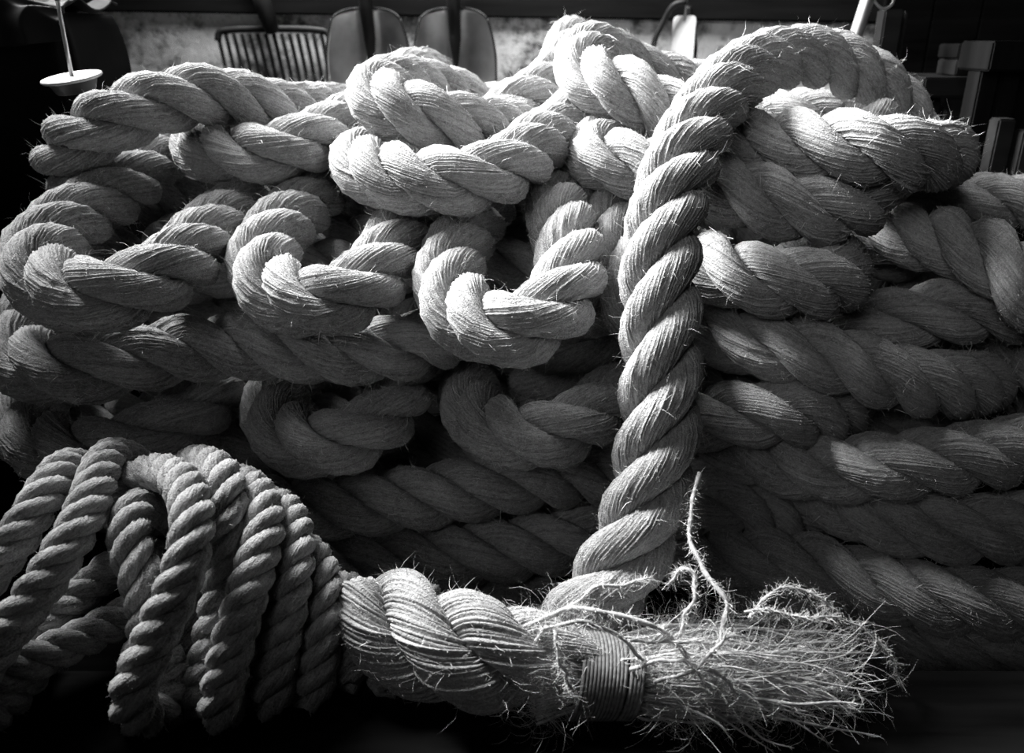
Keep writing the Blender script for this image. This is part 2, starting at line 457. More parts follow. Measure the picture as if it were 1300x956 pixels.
# name, label, pixel path with depth, tail at start, tail at end (None = the path ends as given)
HAWSERS = [
 ('standing_hawser', 'thick rope rising steeply in front of the pile and arching over its top',
  [(722,812,1.13),(752,772,1.12),(800,700,1.12),(825,620,1.13),(837,540,1.14),(840,460,1.15),(838,380,1.17),(840,310,1.20),(855,235,1.25),(885,165,1.33),(925,112,1.43),(975,78,1.52),(1040,72,1.58),(1100,98,1.62),(1145,150,1.66)], None, (0.10,0.10,-0.28)),
 ('hawser_bight', 'bright thick rope loop folded over at the top beside the hanging tag',
  [(905,118,1.85),(850,104,1.82),(800,88,1.76),(765,66,1.68),(740,72,1.60),(742,104,1.53),(775,115,1.47),(820,130,1.44),(880,152,1.42),(950,172,1.38),(1020,184,1.33),(1090,196,1.29),(1150,204,1.31),(1195,202,1.42)], (0.2,0.2,-0.05), (0.02,0.34,-0.08)),
 ('hawser_bight', 'pale thick rope end turn below the folded loop, left of the rising rope',
  [(748,176,1.62),(738,198,1.52),(765,207,1.47),(830,214,1.44),(905,232,1.40),(970,252,1.37),(1040,268,1.36),(1095,264,1.40)], BK, (0.05,0.32,-0.03)),
 ('hawser_bight', 'thick rope turn right of the rising rope, third layer below the arch',
  [(820,345,1.52),(880,340,1.42),(945,354,1.34),(1010,362,1.32),(1065,352,1.36)], BK, (0.04,0.34,-0.02)),
 ('hawser_bight', 'long thick rope turn crossing the middle of the right side',
  [(820,425,1.55),(880,425,1.46),(940,442,1.39),(1010,453,1.36),(1085,470,1.34),(1160,486,1.35),(1225,487,1.40),(1270,470,1.50)], BK, (0.05,0.30,0.0)),
 ('hawser_bight', 'short thick rope turn ending under the long middle right turn',
  [(820,530,1.55),(890,520,1.47),(950,522,1.42),(1005,536,1.40),(1045,545,1.46)], BK, (0.05,0.30,-0.03)),
 ('hawser_length', 'thick rope length running to the right edge just below the middle right turn',
  [(830,580,1.62),(900,572,1.52),(980,578,1.44),(1060,582,1.38),(1140,588,1.34),(1220,582,1.34),(1300,570,1.36),(1380,555,1.42)], BK, BK),
 ('hawser_bight', 'dim thick rope turn low behind the foot of the rising rope',
  [(830,640,1.62),(890,628,1.54),(940,634,1.50),(975,645,1.56)], BK, BK),
 ('hawser_length', 'dim thick rope length low on the right running out of the frame',
  [(1000,612,1.58),(1040,634,1.50),(1100,662,1.43),(1180,678,1.38),(1260,674,1.37),(1340,660,1.40),(1400,648,1.46)], BK, BK),
 ('hawser_length', 'nearly black thick rope length sloping down right behind the frayed tuft',
  [(840,690,1.66),(920,690,1.58),(1000,700,1.52),(1080,726,1.46),(1160,752,1.42),(1250,768,1.40),(1360,770,1.42)], BK, BK),
 ('hawser_length', 'lowest black thick rope length at the bottom right corner',
  [(960,770,1.62),(1060,800,1.54),(1160,822,1.48),(1260,838,1.46),(1380,842,1.48)], BK, BK),
 ('hawser_length', 'thick rope length at the right edge sloping down beside the dim posts',
  [(1110,300,1.62),(1160,302,1.52),(1220,312,1.42),(1275,338,1.34),(1330,385,1.30),(1370,430,1.30)], BK, BK),
 ('hawser_length', 'dim thick rope length behind, topmost at the right edge',
  [(1120,285,1.86),(1175,262,1.78),(1235,254,1.72),(1300,258,1.70),(1370,270,1.70)], BK, BK),
 ('hawser_bight', 'dark thick rope turn tucked between the right edge rope and the middle turn',
  [(1060,405,1.58),(1110,402,1.52),(1170,396,1.46),(1230,392,1.43),(1290,400,1.43),(1350,420,1.46)], BK, BK),
 ('hawser_length', 'brightly lit thick rope seen through the arch of the rising rope',
  [(900,150,1.85),(950,146,1.80),(1000,146,1.76),(1050,146,1.76),(1110,150,1.80)], BK, BK),
 # ---------------- centre
 ('hawser_bight', 'brightest thick rope bight hanging in a U at the centre of the pile',
  [(640,262,1.66),(606,284,1.54),(574,318,1.42),(566,362,1.32),(588,402,1.25),(634,424,1.21),(684,412,1.21),(720,374,1.26),(729,322,1.35),(722,272,1.46),(712,232,1.58)], BK, BK),
 ('hawser_bight', 'pale thick rope bight in a U left of the centre, under the small loops',
  [(410,236,1.64),(380,262,1.54),(345,294,1.44),(326,336,1.36),(352,374,1.29),(406,388,1.26),(458,370,1.28),(496,330,1.36),(512,286,1.46),(512,250,1.56)], BK, BK),
 ('hawser_bight', 'pale thick rope bight in a wide U at the far left',
  [(205,196,1.68),(170,222,1.58),(122,256,1.48),(72,292,1.38),(46,338,1.28),(78,372,1.22),(138,376,1.20),(204,354,1.25),(254,314,1.35),(284,276,1.45),(304,244,1.56)], BK, BK),
 ('hawser_bight', 'dark thick rope arch along the top left in front of the ballast fork',
  [(150,244,1.74),(108,236,1.62),(82,212,1.54),(104,182,1.48),(150,152,1.46),(205,132,1.48),(265,128,1.52),(325,138,1.58),(375,142,1.70),(415,138,1.90)], (0.22,0.15,-0.06), (0.05,0.20,-0.03)),
 ('hawser_bight', 'thick rope turn lying under the top left arch, blunt at its left',
  [(262,170,1.72),(252,188,1.64),(285,203,1.56),(340,206,1.52),(395,193,1.54),(440,170,1.62),(480,150,1.74)], BK, (0.1,0.25,-0.02)),
 ('hawser_bight', 'small bright thick rope loop at top centre in front of the shovels',
  [(640,146,1.82),(590,130,1.76),(540,114,1.68),(500,108,1.58),(474,122,1.48),(492,136,1.42),(545,152,1.42),(600,163,1.46),(650,164,1.54),(690,152,1.66)], (0.2,0.15,-0.06), BK),
 ('hawser_bight', 'thick rope loop just below the small top centre loop',
  [(478,186,1.66),(452,198,1.54),(470,218,1.45),(525,232,1.39),(590,232,1.38),(645,220,1.42),(684,196,1.52),(706,166,1.68),(722,138,1.86)], BK, BK),
 ('hawser_length', 'thick rope running back behind the small top centre loop towards the tag loop',
  [(585,160,1.86),(635,150,1.78),(685,130,1.84),(722,104,1.96)], BK, BK),
 ('hawser_length', 'dark thick rope furthest back below the second shovel',
  [(530,150,2.02),(590,136,2.04),(650,134,2.10),(710,136,2.16)], BK, BK),
 ('hawser_length', 'thick rope squeezed between the bright centre bight and the rising rope',
  [(745,230,1.64),(768,268,1.52),(785,320,1.44),(800,380,1.42),(820,430,1.46)], BK, BK),
 ('hawser_length', 'long thick rope length crossing the left below the two pale bights',
  [(66,398,1.52),(24,428,1.40),(36,464,1.31),(100,470,1.30),(180,454,1.34),(260,440,1.38),(340,440,1.39),(420,446,1.39),(500,446,1.41),(566,430,1.50)], BK, BK),
 ('hawser_bight', 'thick rope bight at the left edge above the thin rope coil',
  [(60,490,1.54),(34,520,1.43),(44,560,1.35),(100,578,1.32),(170,566,1.34),(230,538,1.40),(280,508,1.49)], BK, BK),
 ('hawser_bight', 'dim thick rope bight in a U, left of two in the lower middle',
  [(396,462,1.66),(358,490,1.54),(344,530,1.44),(372,562,1.38),(424,566,1.36),(474,545,1.40),(508,508,1.48),(524,470,1.58)], BK, BK),
 ('hawser_bight', 'dim thick rope bight in a U, right of two beside the rising rope',
  [(610,470,1.64),(596,500,1.52),(612,536,1.42),(660,556,1.36),(712,552,1.36),(752,528,1.42),(784,494,1.52)], BK, BK),
 ('hawser_length', 'thick rope passing under the centre bight towards the rising rope',
  [(650,510,1.66),(700,486,1.58),(745,460,1.53),(780,424,1.53),(806,396,1.58)], BK, BK),
 ('hawser_length', 'dark thick rope length below the two dim lower bights',
  [(200,620,1.60),(270,636,1.52),(340,646,1.47),(420,646,1.44),(500,638,1.44),(580,626,1.46),(650,612,1.48),(720,604,1.52),(790,600,1.60)], BK, BK),
 ('hawser_length', 'nearly black thick rope length second from bottom in the middle',
  [(330,730,1.58),(420,722,1.52),(510,714,1.50),(600,706,1.50),(690,692,1.52),(770,672,1.58)], BK, BK),
 ('hawser_length', 'black thick rope length lowest in the middle above the rope end',
  [(360,800,1.58),(460,792,1.55),(560,784,1.54),(660,776,1.55),(760,768,1.60)], BK, BK),
 ('hawser_length', 'dark thick rope length behind the top of the thin rope coil',
  [(120,620,1.58),(200,596,1.54),(270,570,1.54),(330,560,1.58)], BK, BK),
]

def tail_points(p, d_in, tail):
    """short hidden run that carries a length on into the pile"""
    t = np.array(tail, float)
    return [p + d_in * 0.05 + t * 0.35, p + d_in * 0.06 + t * 0.7, p + d_in * 0.06 + t]

lines, hidden = [], []
for nm, lab, pts, ta, tb in HAWSERS:
    q = [P(*p) for p in pts]
    c = list(q)
    pre, post = [], []
    if ta is not None:
        d = (q[0] - q[1]); d /= np.linalg.norm(d)
        pre = tail_points(q[0], d, ta)[::-1]
    if tb is not None:
        d = (q[-1] - q[-2]); d /= np.linalg.norm(d)
        post = tail_points(q[-1], d, tb)
    line = spline(pre + c + post, 0.03)
    mob = np.full(len(line), 0.35)
    if pre: mob[np.linalg.norm(line - q[0], axis=1).argmin() * 0 + np.arange(len(line)) < np.linalg.norm(line - q[0], axis=1).argmin()] = 1.0
    if post: mob[np.arange(len(line)) > np.linalg.norm(line - q[-1], axis=1).argmin()] = 1.0
    if nm == 'standing_hawser': mob *= 0.3
    lines.append(line); hidden.append(mob)
# buried turns inside the pile
BUR = []
for k, (y, z, x0, x1) in enumerate([(1.50, 0.075, -0.95, 1.05), (1.52, 0.20, -0.95, 1.05), (1.50, 0.325, -0.95, 1.0), (1.54, 0.45, -0.95, 1.0), (1.56, 0.57, -0.92, 0.95),
                                    (1.68, 0.68, -0.85, 0.85), (1.70, 0.075, -0.9, 1.0), (1.72, 0.2, -0.9, 1.0), (1.72, 0.325, -0.9, 1.0), (1.74, 0.45, -0.9, 1.0), (1.75, 0.575, -0.85, 0.95), (1.80, 0.73, -0.55, 0.75), (1.66, 0.64, 0.22, 0.9), (1.74, 0.74, 0.25, 0.8), (1.88, 0.72, 0.2, 0.8)]):
    xs = np.linspace(x0, x1, 9)
    c = np.stack([xs, y + 0.10 * (xs - (x0 + x1) / 2) ** 2 + rng.normal(0, .012, 9), z + rng.normal(0, .008, 9)], 1)
    line = spline(c, 0.03)
    BUR.append(len(lines)); lines.append(line); hidden.append(np.full(len(line), 0.8))

def relax(lines, mob, R, iters=120, ov=1.0):
    """let neighbouring lengths press each other apart until they only touch"""
    X = np.vstack(lines); X0 = X.copy(); Mb = np.concatenate(mob)
    rid = np.concatenate([np.full(len(l), i) for i, l in enumerate(lines)])
    idx = np.concatenate([np.arange(len(l)) for l in lines])
    camp = np.array([0, 0, CAM_H])
    cuts = np.cumsum([len(l) for l in lines])[:-1]
    D = 2 * R * ov
    for it in range(iters):
        ii, jj = [], []
        n = len(X)
        sq = np.sum(X * X, 1)
        d2 = sq[:, None] + sq[None] - 2 * X @ X.T
        i, j = np.nonzero(np.triu(d2 < D * D, 1))
        ok = (rid[i] != rid[j]) | (np.abs(idx[i] - idx[j]) > 7)
        i, j = i[ok], j[ok]
        if len(i) == 0: break
        v = X[i] - X[j]; d = np.linalg.norm(v, axis=1, keepdims=True); u = v / np.maximum(d, 1e-5)
        pen = (D - d)
        wi = Mb[i][:, None]; wj = Mb[j][:, None]; ws = wi + wj
        mv = np.zeros_like(X); ct = np.zeros(n)
        np.add.at(mv, i, u * pen * wi / ws); np.add.at(mv, j, -u * pen * wj / ws)
        np.add.at(ct, i, 1); np.add.at(ct, j, 1)
        mv /= np.maximum(ct, 1)[:, None] ** 0.5
        disp = X + 0.5 * mv - X0
        # visible lengths give way mostly in depth
        ray = X0 - camp; ray /= np.linalg.norm(ray, axis=1, keepdims=True)
        al = np.sum(disp * ray, 1, keepdims=True) * ray
        lat = disp - al
        vis = (Mb < 0.5)[:, None]
        disp = al + np.where(vis, lat * 0.9, lat)
        parts = np.split(disp, cuts)
        for p in parts:
            for _ in range(2): p[1:-1] = 0.25 * p[:-2] + 0.5 * p[1:-1] + 0.25 * p[2:]
        X = X0 + np.vstack(parts)
        X[:, 2] = np.maximum(X[:, 2], FLOOR_Z + R)
        X[:, 1] = np.minimum(X[:, 1], WALL_Y - 0.1)
    return np.split(X, cuts)
lines = relax(lines, hidden, R_BIG)

def make_hawser(name, line, label, group, dens=2600, buried=False):
    c = resample(smooth_line(line, 2), 0.03 if buried else 0.018)
    root = empty(name, Vector(c[c[:, 2].argmin()]))
    tag(root, label, 'rope', group)
    if buried: build_rope(root, c, R_BIG, M_ROPE, ny=NY_BIG // 2, per=1, dens=0)
    else: build_rope(root, c, R_BIG, M_ROPE, ny=NY_BIG, per=3, ridge=0.0052, dens=dens)
    return root
for k, (nm, lab, pts, ta, tb) in enumerate(HAWSERS):
    make_hawser(nm, lines[k], lab, 'thick hawser lengths heaped in the pile', dens=5800)
for k in BUR:
    make_hawser('hawser_length', lines[k], 'thick rope length buried in the dark gaps inside the pile', 'buried rope lengths', buried=True)

# ------------------------------------------------------------------ thin rope coil, front left
TURNS = [
 [(118,600,1.20),(92,590,1.16),(70,604,1.10),(52,636,1.06),(26,676,1.03),(-8,722,1.01),(-50,775,1.0),(-95,830,1.0)],
 [(170,596,1.20),(148,588,1.16),(130,604,1.10),(116,640,1.05),(94,684,1.01),(60,734,0.985),(20,788,0.975),(-20,840,0.97),(-60,895,0.97)],
 [(215,650,1.20),(190,632,1.14),(170,640,1.08),(161,674,1.04),(172,716,1.02),(188,756,1.01),(196,800,1.0),(192,850,1.0),(180,905,1.0)],
 [(150,606,1.17),(180,606,1.14),(212,604,1.10),(236,616,1.05),(246,650,1.0),(244,690,0.97),(230,735,0.955),(208,785,0.945),(186,835,0.94),(164,888,0.94)],
 [(240,590,1.20),(262,590,1.14),(286,604,1.09),(298,636,1.06),(298,680,1.05),(288,730,1.04),(276,790,1.03),(262,850,1.02),(250,905,1.02)],
 [(300,612,1.20),(318,620,1.14),(330,642,1.09),(333,676,1.06),(324,716,1.03),(310,762,1.01),(294,815,1.0),(280,865,1.0),(268,910,1.0)],
 [(340,640,1.20),(358,646,1.14),(370,668,1.10),(376,702,1.07),(374,745,1.05),(366,795,1.04),(356,850,1.03),(346,905,1.03)],
 [(372,694,1.19),(394,704,1.14),(408,728,1.10),(414,766,1.08),(410,810,1.06),(402,860,1.05),(394,905,1.05)],
 [(408,735,1.18),(428,742,1.14),(444,764,1.11),(452,800,1.09),(450,845,1.08),(442,900,1.07)],
 [(444,764,1.18),(464,770,1.14),(482,790,1.12),(490,824,1.10),(488,866,1.09),(480,910,1.08)],
 [(478,790,1.18),(496,798,1.16),(512,818,1.14),(520,850,1.12),(518,900,1.11)],
 [(200,760,1.14),(150,788,1.10),(100,814,1.06),(50,842,1.03),(0,872,1.01),(-50,900,1.0)],
 [(180,700,1.16),(130,730,1.14),(90,770,1.10),(50,800,1.08),(0,830,1.06),(-50,860,1.04)],
 [(330,720,1.16),(336,770,1.12),(330,830,1.10),(320,900,1.09)],
 [(250,720,1.15),(248,780,1.12),(238,840,1.09),(225,905,1.08)],
]
base = P(220, 900, 1.05)
coil = empty('thin_rope_coil', (base[0], base[1], BAULK_Z))
tag(coil, 'coil of thinner pale rope draped in side-by-side turns at the lower left', 'rope')
tl, tm = [], []
for t in TURNS:
    q = [P(*p) for p in t]
    l = spline([q[0] + np.array([0.0, 0.05, -0.12]), q[0] + np.array([0, 0.035, -0.05])] + q + [q[-1] * [1, 1, 0] + [0.0, 0.05, BAULK_Z + R_THIN], q[-1] * [1, 1, 0] + [0.01, 0.14, BAULK_Z + R_THIN]], 0.02)
    tl.append(l); tm.append(np.full(len(l), 0.3))
tl = relax(tl, tm, R_THIN, iters=40)
for l in tl:
    l = l.copy(); l[:, 2] = np.maximum(l[:, 2], BAULK_Z + R_THIN)
    c = resample(smooth_line(l, 2), 0.0072)
    t = empty('turn', Vector(c[len(c) // 2]) - coil.location); t.parent = coil
    g = strand_grids(c, R_THIN, rng.uniform(0, 6), NY_THIN, 2, lay=1.62, ridge=0.003)
    for V, sl, sc, er in g:
        link_mesh('strand', strand_mesh('strand', V, sl), M_THIN, t)
    f = link_mesh('loose_fibres', fuzz(g, 3000, R_THIN, 0.002, 0.012, 0.0004), M_FIBRE, t); f['kind'] = 'stuff'

# ------------------------------------------------------------------ frayed rope end
base = P(640, 895, 1.05)
endr = empty('frayed_rope_end', (base[0], base[1], BAULK_Z))
tag(endr, 'thick rope end with loosened strands fraying into a bright tuft of yarn at the bottom', 'rope')
R_END = 0.074
c = spline([P(470, 850, 1.16), P(520, 838, 1.10), P(580, 832, 1.06), P(640, 834, 1.05), P(700, 842, 1.05), P(760, 850, 1.05)], 0.006)
c[:, 2] = np.maximum(c[:, 2], BAULK_Z + R_END * 0.98)
n = len(c); s01 = np.linspace(0, 1, n)
grow = np.where(s01 > 0.60, 1 - (s01 - 0.60) * 1.6, 1.0)
gg = strand_grids(c, R_END, 2.4, NY_END, 5, lay=2.1, grow=grow, offs=0.57, rr=0.45, rt=0.46, ridge=0.008, beta=54)
for V, sl, sc, er in gg:
    link_mesh('strand', strand_mesh('strand', V, sl), M_END, endr)
f = link_mesh('loose_fibres', fuzz(gg, 12000, R_END, 0.004, 0.035, 0.0006), M_FIBRE, endr); f['kind'] = 'stuff'

def wiggle(c, amp, freq):
    n = len(c); t = np.linspace(0, 1, n)
    o = np.zeros((n, 3))
    for k in range(3):
        for _ in range(3):
            o[:, k] += amp * np.sin(2 * PI * freq * rng.uniform(0.5, 1.6) * t + rng.uniform(0, 6.28)) / 2
    return c + o * np.minimum(t * 4, 1)[:, None]

def yarn(path, r, fuzzy=False, amp=0.002, taper=True):
    c = wiggle(spline(path, 0.006), amp, 3)
    t = np.linspace(0, 1, len(c))
    rad = r * (1 + 0.12 * np.sin(t * len(c) * 1.1)) * (np.minimum(1, (1 - t) * 5 + 0.25) if taper else 1)
    if fuzzy: rad = rad * 0.8
    V, F4, F3 = tube(c, rad, 7)
    o = link_mesh('yarn', mesh_np('yarn', V, F4, F3), M_YARN, endr)
    k = int(10 + (2600 if fuzzy else 200) * len(c) * 0.006)
    i = rng.integers(1, len(c) - 1, k)
    T = tangents(c)[i]
    d = T * 0.8 + rng.normal(0, 0.6, (k, 3)); d /= np.linalg.norm(d, axis=1, keepdims=True)
    FIB.append((c[i], d, rng.uniform(0.004, 0.02, k)))
    return c
FIB = []
# the thick stray yarns that stand out
yarn([P(*p) for p in [(668,795,1.03),(700,782,1.00),(735,772,0.98),(790,782,0.97),(830,796,0.97),(862,822,0.98),(885,850,0.99),(900,880,1.0)]], 0.0042, fuzzy=True)
yarn([P(*p) for p in [(672,792,1.03),(715,775,1.0),(750,752,0.99),(790,742,1.0),(830,733,1.04)]], 0.0030, fuzzy=True)
yarn([P(*p) for p in [(680,815,1.02),(700,794,0.98),(735,789,0.97),(765,797,0.97),(790,812,0.98),(812,832,0.99),(840,850,1.0)]], 0.0032, fuzzy=True)
yarn([P(*p) for p in [(704,800,0.975),(708,830,0.96),(718,856,0.96),(728,880,0.97)]], 0.0025, fuzzy=True)
yarn([P(*p) for p in [(888,600,1.08),(879,640,1.06),(878,690,1.04),(892,722,1.02),(912,746,1.0),(923,768,0.99),(918,800,0.98),(905,828,0.98),(890,850,0.99)]], 0.0042, fuzzy=True, taper=False)
yarn([P(*p) for p in [(862,812,1.0),(872,780,0.99),(882,752,0.99),(882,732,1.0),(868,723,1.01),(856,730,1.02),(850,745,1.03)]], 0.0034, fuzzy=True)
yarn([P(*p) for p in [(950,785,1.0),(975,755,1.02),(1005,747,1.03),(1035,755,1.03),(1062,777,1.04)]], 0.0022, fuzzy=True)
yarn([P(*p) for p in [(945,777,0.99),(975,774,0.99),(1010,783,1.0),(1060,785,1.02),(1100,800,1.04),(1125,830,1.05),(1145,866,1.06)]], 0.0022, fuzzy=True)
yarn([P(*p) for p in [(800,850,1.0),(850,838,0.98),(900,850,0.97),(940,880,0.98)]], 0.0034, fuzzy=True)
yarn([P(*p) for p in [(830,866,0.98),(880,850,0.97),(905,828,0.97),(925,800,0.97)]], 0.0030, fuzzy=True)
yarn([P(*p) for p in [(800,813,0.97),(850,815,0.97),(900,815,0.98),(950,806,0.99)]], 0.0026, fuzzy=True)
# unlaid yarns fanning out to the right
for k in range(150):
    a = rng.uniform(0, 2 * PI); rr = math.sqrt(rng.random()) * 0.052
    def bp(x, sc, z=1.05):
        q = P(x, 853, z); return q + np.array([0, math.cos(a), math.sin(a)]) * rr * sc
    xe = rng.uniform(880, 1110)
    up = rng.normal(0, 0.4)
    fan = 1.0 + 0.35 * rng.random()
    p0, p1, p2 = bp(680, 1.25), bp(755, 0.80), bp(830, 1.1)
    p3 = bp(0.5 * (830 + xe), fan); p4 = bp(xe, fan * 1.15) + np.array([0, rng.normal(0, .02), rng.normal(-0.012, 0.016)])
    pts = [p0, p1, p2, p3, p4]
    for p in pts: p[2] = max(p[2], BAULK_Z + 0.004)
    yarn(pts, rng.uniform(0.0010, 0.0022), amp=0.003)
# fine loose fibres of the tuft: long curling hairs
def curl_hairs(name, p, d, length, width, seg=7):
    n = len(p); pts = [p]
    dd = d.copy(); kx = rng.normal(0, 1, (n, 3)); 
    for k in range(seg):
        dd = dd + np.cross(kx, dd) * 0.28 + rng.normal(0, 0.10, (n, 3)); dd[:, 2] -= 0.03
        dd /= np.linalg.norm(dd, axis=1, keepdims=True)
        q = pts[-1] + dd * (length / seg)[:, None]; q[:, 2] = np.maximum(q[:, 2], BAULK_Z + 0.002)
        pts.append(q)
    C = np.stack(pts, 1)
    sd = np.cross(d, rng.normal(size=(n, 3))); sd /= np.linalg.norm(sd, axis=1, keepdims=True)
    w = width[:, None] * np.linspace(1, 0.35, seg + 1)[None] * 0.5
    V = np.stack([C - sd[:, None] * w[..., None], C + sd[:, None] * w[..., None]], 2)      # n, seg+1, 2
    base = (np.arange(n) * (seg + 1) * 2)[:, None, None] + (np.arange(seg) * 2)[None, :, None]
    return mesh_np(name, V.reshape(-1, 3), (base + np.array([0, 1, 3, 2])[None, None]).reshape(-1, 4))
n = 5200
x = 668 + 400 * rng.random(n) ** 1.5; x = np.where((x > 690) & (x < 800), x + rng.choice([-70, 115], n, p=[0.25, 0.75]), x); a = rng.uniform(0, 2 * PI, n); rr = np.sqrt(rng.random(n)) * 0.055
p = np.stack([P(xx, 852, 1.05) for xx in x]) + np.stack([np.zeros(n), np.cos(a) * rr, np.sin(a) * rr], 1)
p[:, 2] = np.maximum(p[:, 2], BAULK_Z + 0.003)
d = np.stack([rng.normal(1.0, 0.35, n), rng.normal(0, 0.3, n), rng.normal(0.1, 0.28, n)], 1); d /= np.linalg.norm(d, axis=1, keepdims=True)
f = link_mesh('tuft_fibres', curl_hairs('tuft_fibres', p, d, rng.uniform(0.03, 0.11, n), rng.uniform(0.0005, 0.0010, n)), M_FIBRE, endr); f['kind'] = 'stuff'
p = np.vstack([f[0] for f in FIB]); d = np.vstack([f[1] for f in FIB]); ln = np.concatenate([f[2] for f in FIB])
f = link_mesh('yarn_fibres', curl_hairs('yarn_fibres', p, d, ln * 1.2, rng.uniform(0.0004, 0.0008, len(p)), 4), M_FIBRE, endr); f['kind'] = 'stuff'
# whipping twine bound round the unlaid end
for k in range(16):
    x0 = 735 + k * 4.6 + (3 if k > 11 else 0)
    a = np.linspace(0, 2 * PI, 40, endpoint=False)
    cc = P(x0 - 6, 856, 1.05)
    ring = np.stack([cc[0] + 0.012 * np.sin(a), cc[1] + 0.058 * np.cos(a), np.maximum(cc[2] + 0.049 * np.sin(a), BAULK_Z + 0.003)], 1)
    ring = np.vstack([ring, ring[:2]])
    link_mesh('whipping_turn', tube_mesh('whipping_turn', ring, 0.0030, 8), M_TWINE, endr)

# ------------------------------------------------------------------ background things
TY = WALL_Y - 0.06
def PY(x, y, Y):
    """point at pixel (x, y) on the vertical plane Y"""
    yc = (CY - y) / FPX
    return P(x, y, Y / (CT + yc * ST))
# timber rail on the wall
a, b = PY(150, 15, WALL_Y - 0.05), PY(1120, 29, WALL_Y - 0.05)
ang = math.atan2(b[2] - a[2], b[0] - a[0])
mid = (a + b) / 2; L = 3.4
rail = link_mesh('wall_rail', box_mesh('wall_rail', mid[0], WALL_Y - 0.018, mid[2] + 0.09, L, 0.02, 0.18, 0.006, Matrix.Rotation(-ang, 4, 'Y')), M_WOOD_D)
tag(rail, 'dark timber rail across the wall above the shovels', 'rail')

def shovel(px_c, px_w, top, label):
    A = PY(px_c, top, TY - 0.02)
    w = px_w * 0.5 / FPX * (TY - 0.02) / (CT + (CY - top) / FPX * ST)
    root = empty('shovel', (A[0], TY, A[2] - 0.5)); tag(root, label, 'shovel', 'shovels hung on the wall')
    nu, nv = 41, 41
    V = np.zeros((nv, nu, 3))
    for i in range(nv):
        t = i / (nv - 1)                       # 0 shoulder, 1 point
        hw = w * (0.80 + 0.20 * math.sin(min(1, t / 0.35) * PI / 2)) if t < 0.62 else w * math.sqrt(max(0.0, 1 - ((t - 0.62) / 0.38) ** 2.4))
        for j in range(nu):
            u = j / (nu - 1) * 2 - 1
            zz = A[2] - t * 0.46 + 0.022 * (1 - abs(u) ** 3) * (1 - t) ** 6 - 0.012 * abs(u) ** 6 * (1 - t) ** 8
            dish = 0.10 * (1 - abs(u) ** 2.0) * (0.35 + 0.65 * math.sin(min(1, t * 1.6) * PI / 2))
            ridge = -0.04 * math.exp(-(u / 0.15) ** 2) * max(0, 1 - t / 0.55)
            V[i, j] = (A[0] + u * hw, TY - 0.11 + dish + ridge, zz)
    i, j = np.meshgrid(np.arange(nv - 1), np.arange(nu - 1), indexing='ij')
    F = np.stack([i * nu + j, (i + 1) * nu + j, (i + 1) * nu + j + 1, i * nu + j + 1], -1).reshape(-1, 4)
    bl = link_mesh('blade', mesh_np('blade', V.reshape(-1, 3), F), M_STEEL, root)
    md = bl.modifiers.new('solid', 'SOLIDIFY'); md.thickness = 0.004; md.offset = 0
    rim = np.vstack([V[:, 0], V[::-1, -1]])
    rim = rim[np.r_[True, np.linalg.norm(np.diff(rim, axis=0), axis=1) > 1e-4]]
    link_mesh('rim', tube_mesh('rim', rim, 0.004, 6), M_IRON, root)
    link_mesh('rim', tube_mesh('rim', V[0], 0.004, 6), M_IRON, root)
    sk = [(A[0], TY - 0.045, A[2] - 0.17), (A[0], TY - 0.062, A[2] - 0.06), (A[0], TY - 0.10, A[2] + 0.02), (A[0], TY - 0.12, A[2] + 0.12)]
    link_mesh('socket', tube_mesh('socket', spline(sk, 0.012), np.interp(np.arange(len(spline(sk, 0.012))), [0, 8, 30], [0.007, 0.021, 0.024]), 16), M_IRON, root)
    hd = spline([(A[0], TY - 0.115, A[2] + 0.10), (A[0], TY - 0.13, A[2] + 0.35), (A[0], TY - 0.13, A[2] + 0.9)], 0.03)
    link_mesh('handle', tube_mesh('handle', hd, 0.021, 14), M_WOOD_D, root)
shovel(470, 106, 20, 'steel shovel hung on the wall next to the ballast fork')
shovel(578, 104, 20, 'steel shovel hung on the wall, right of the other shovel')

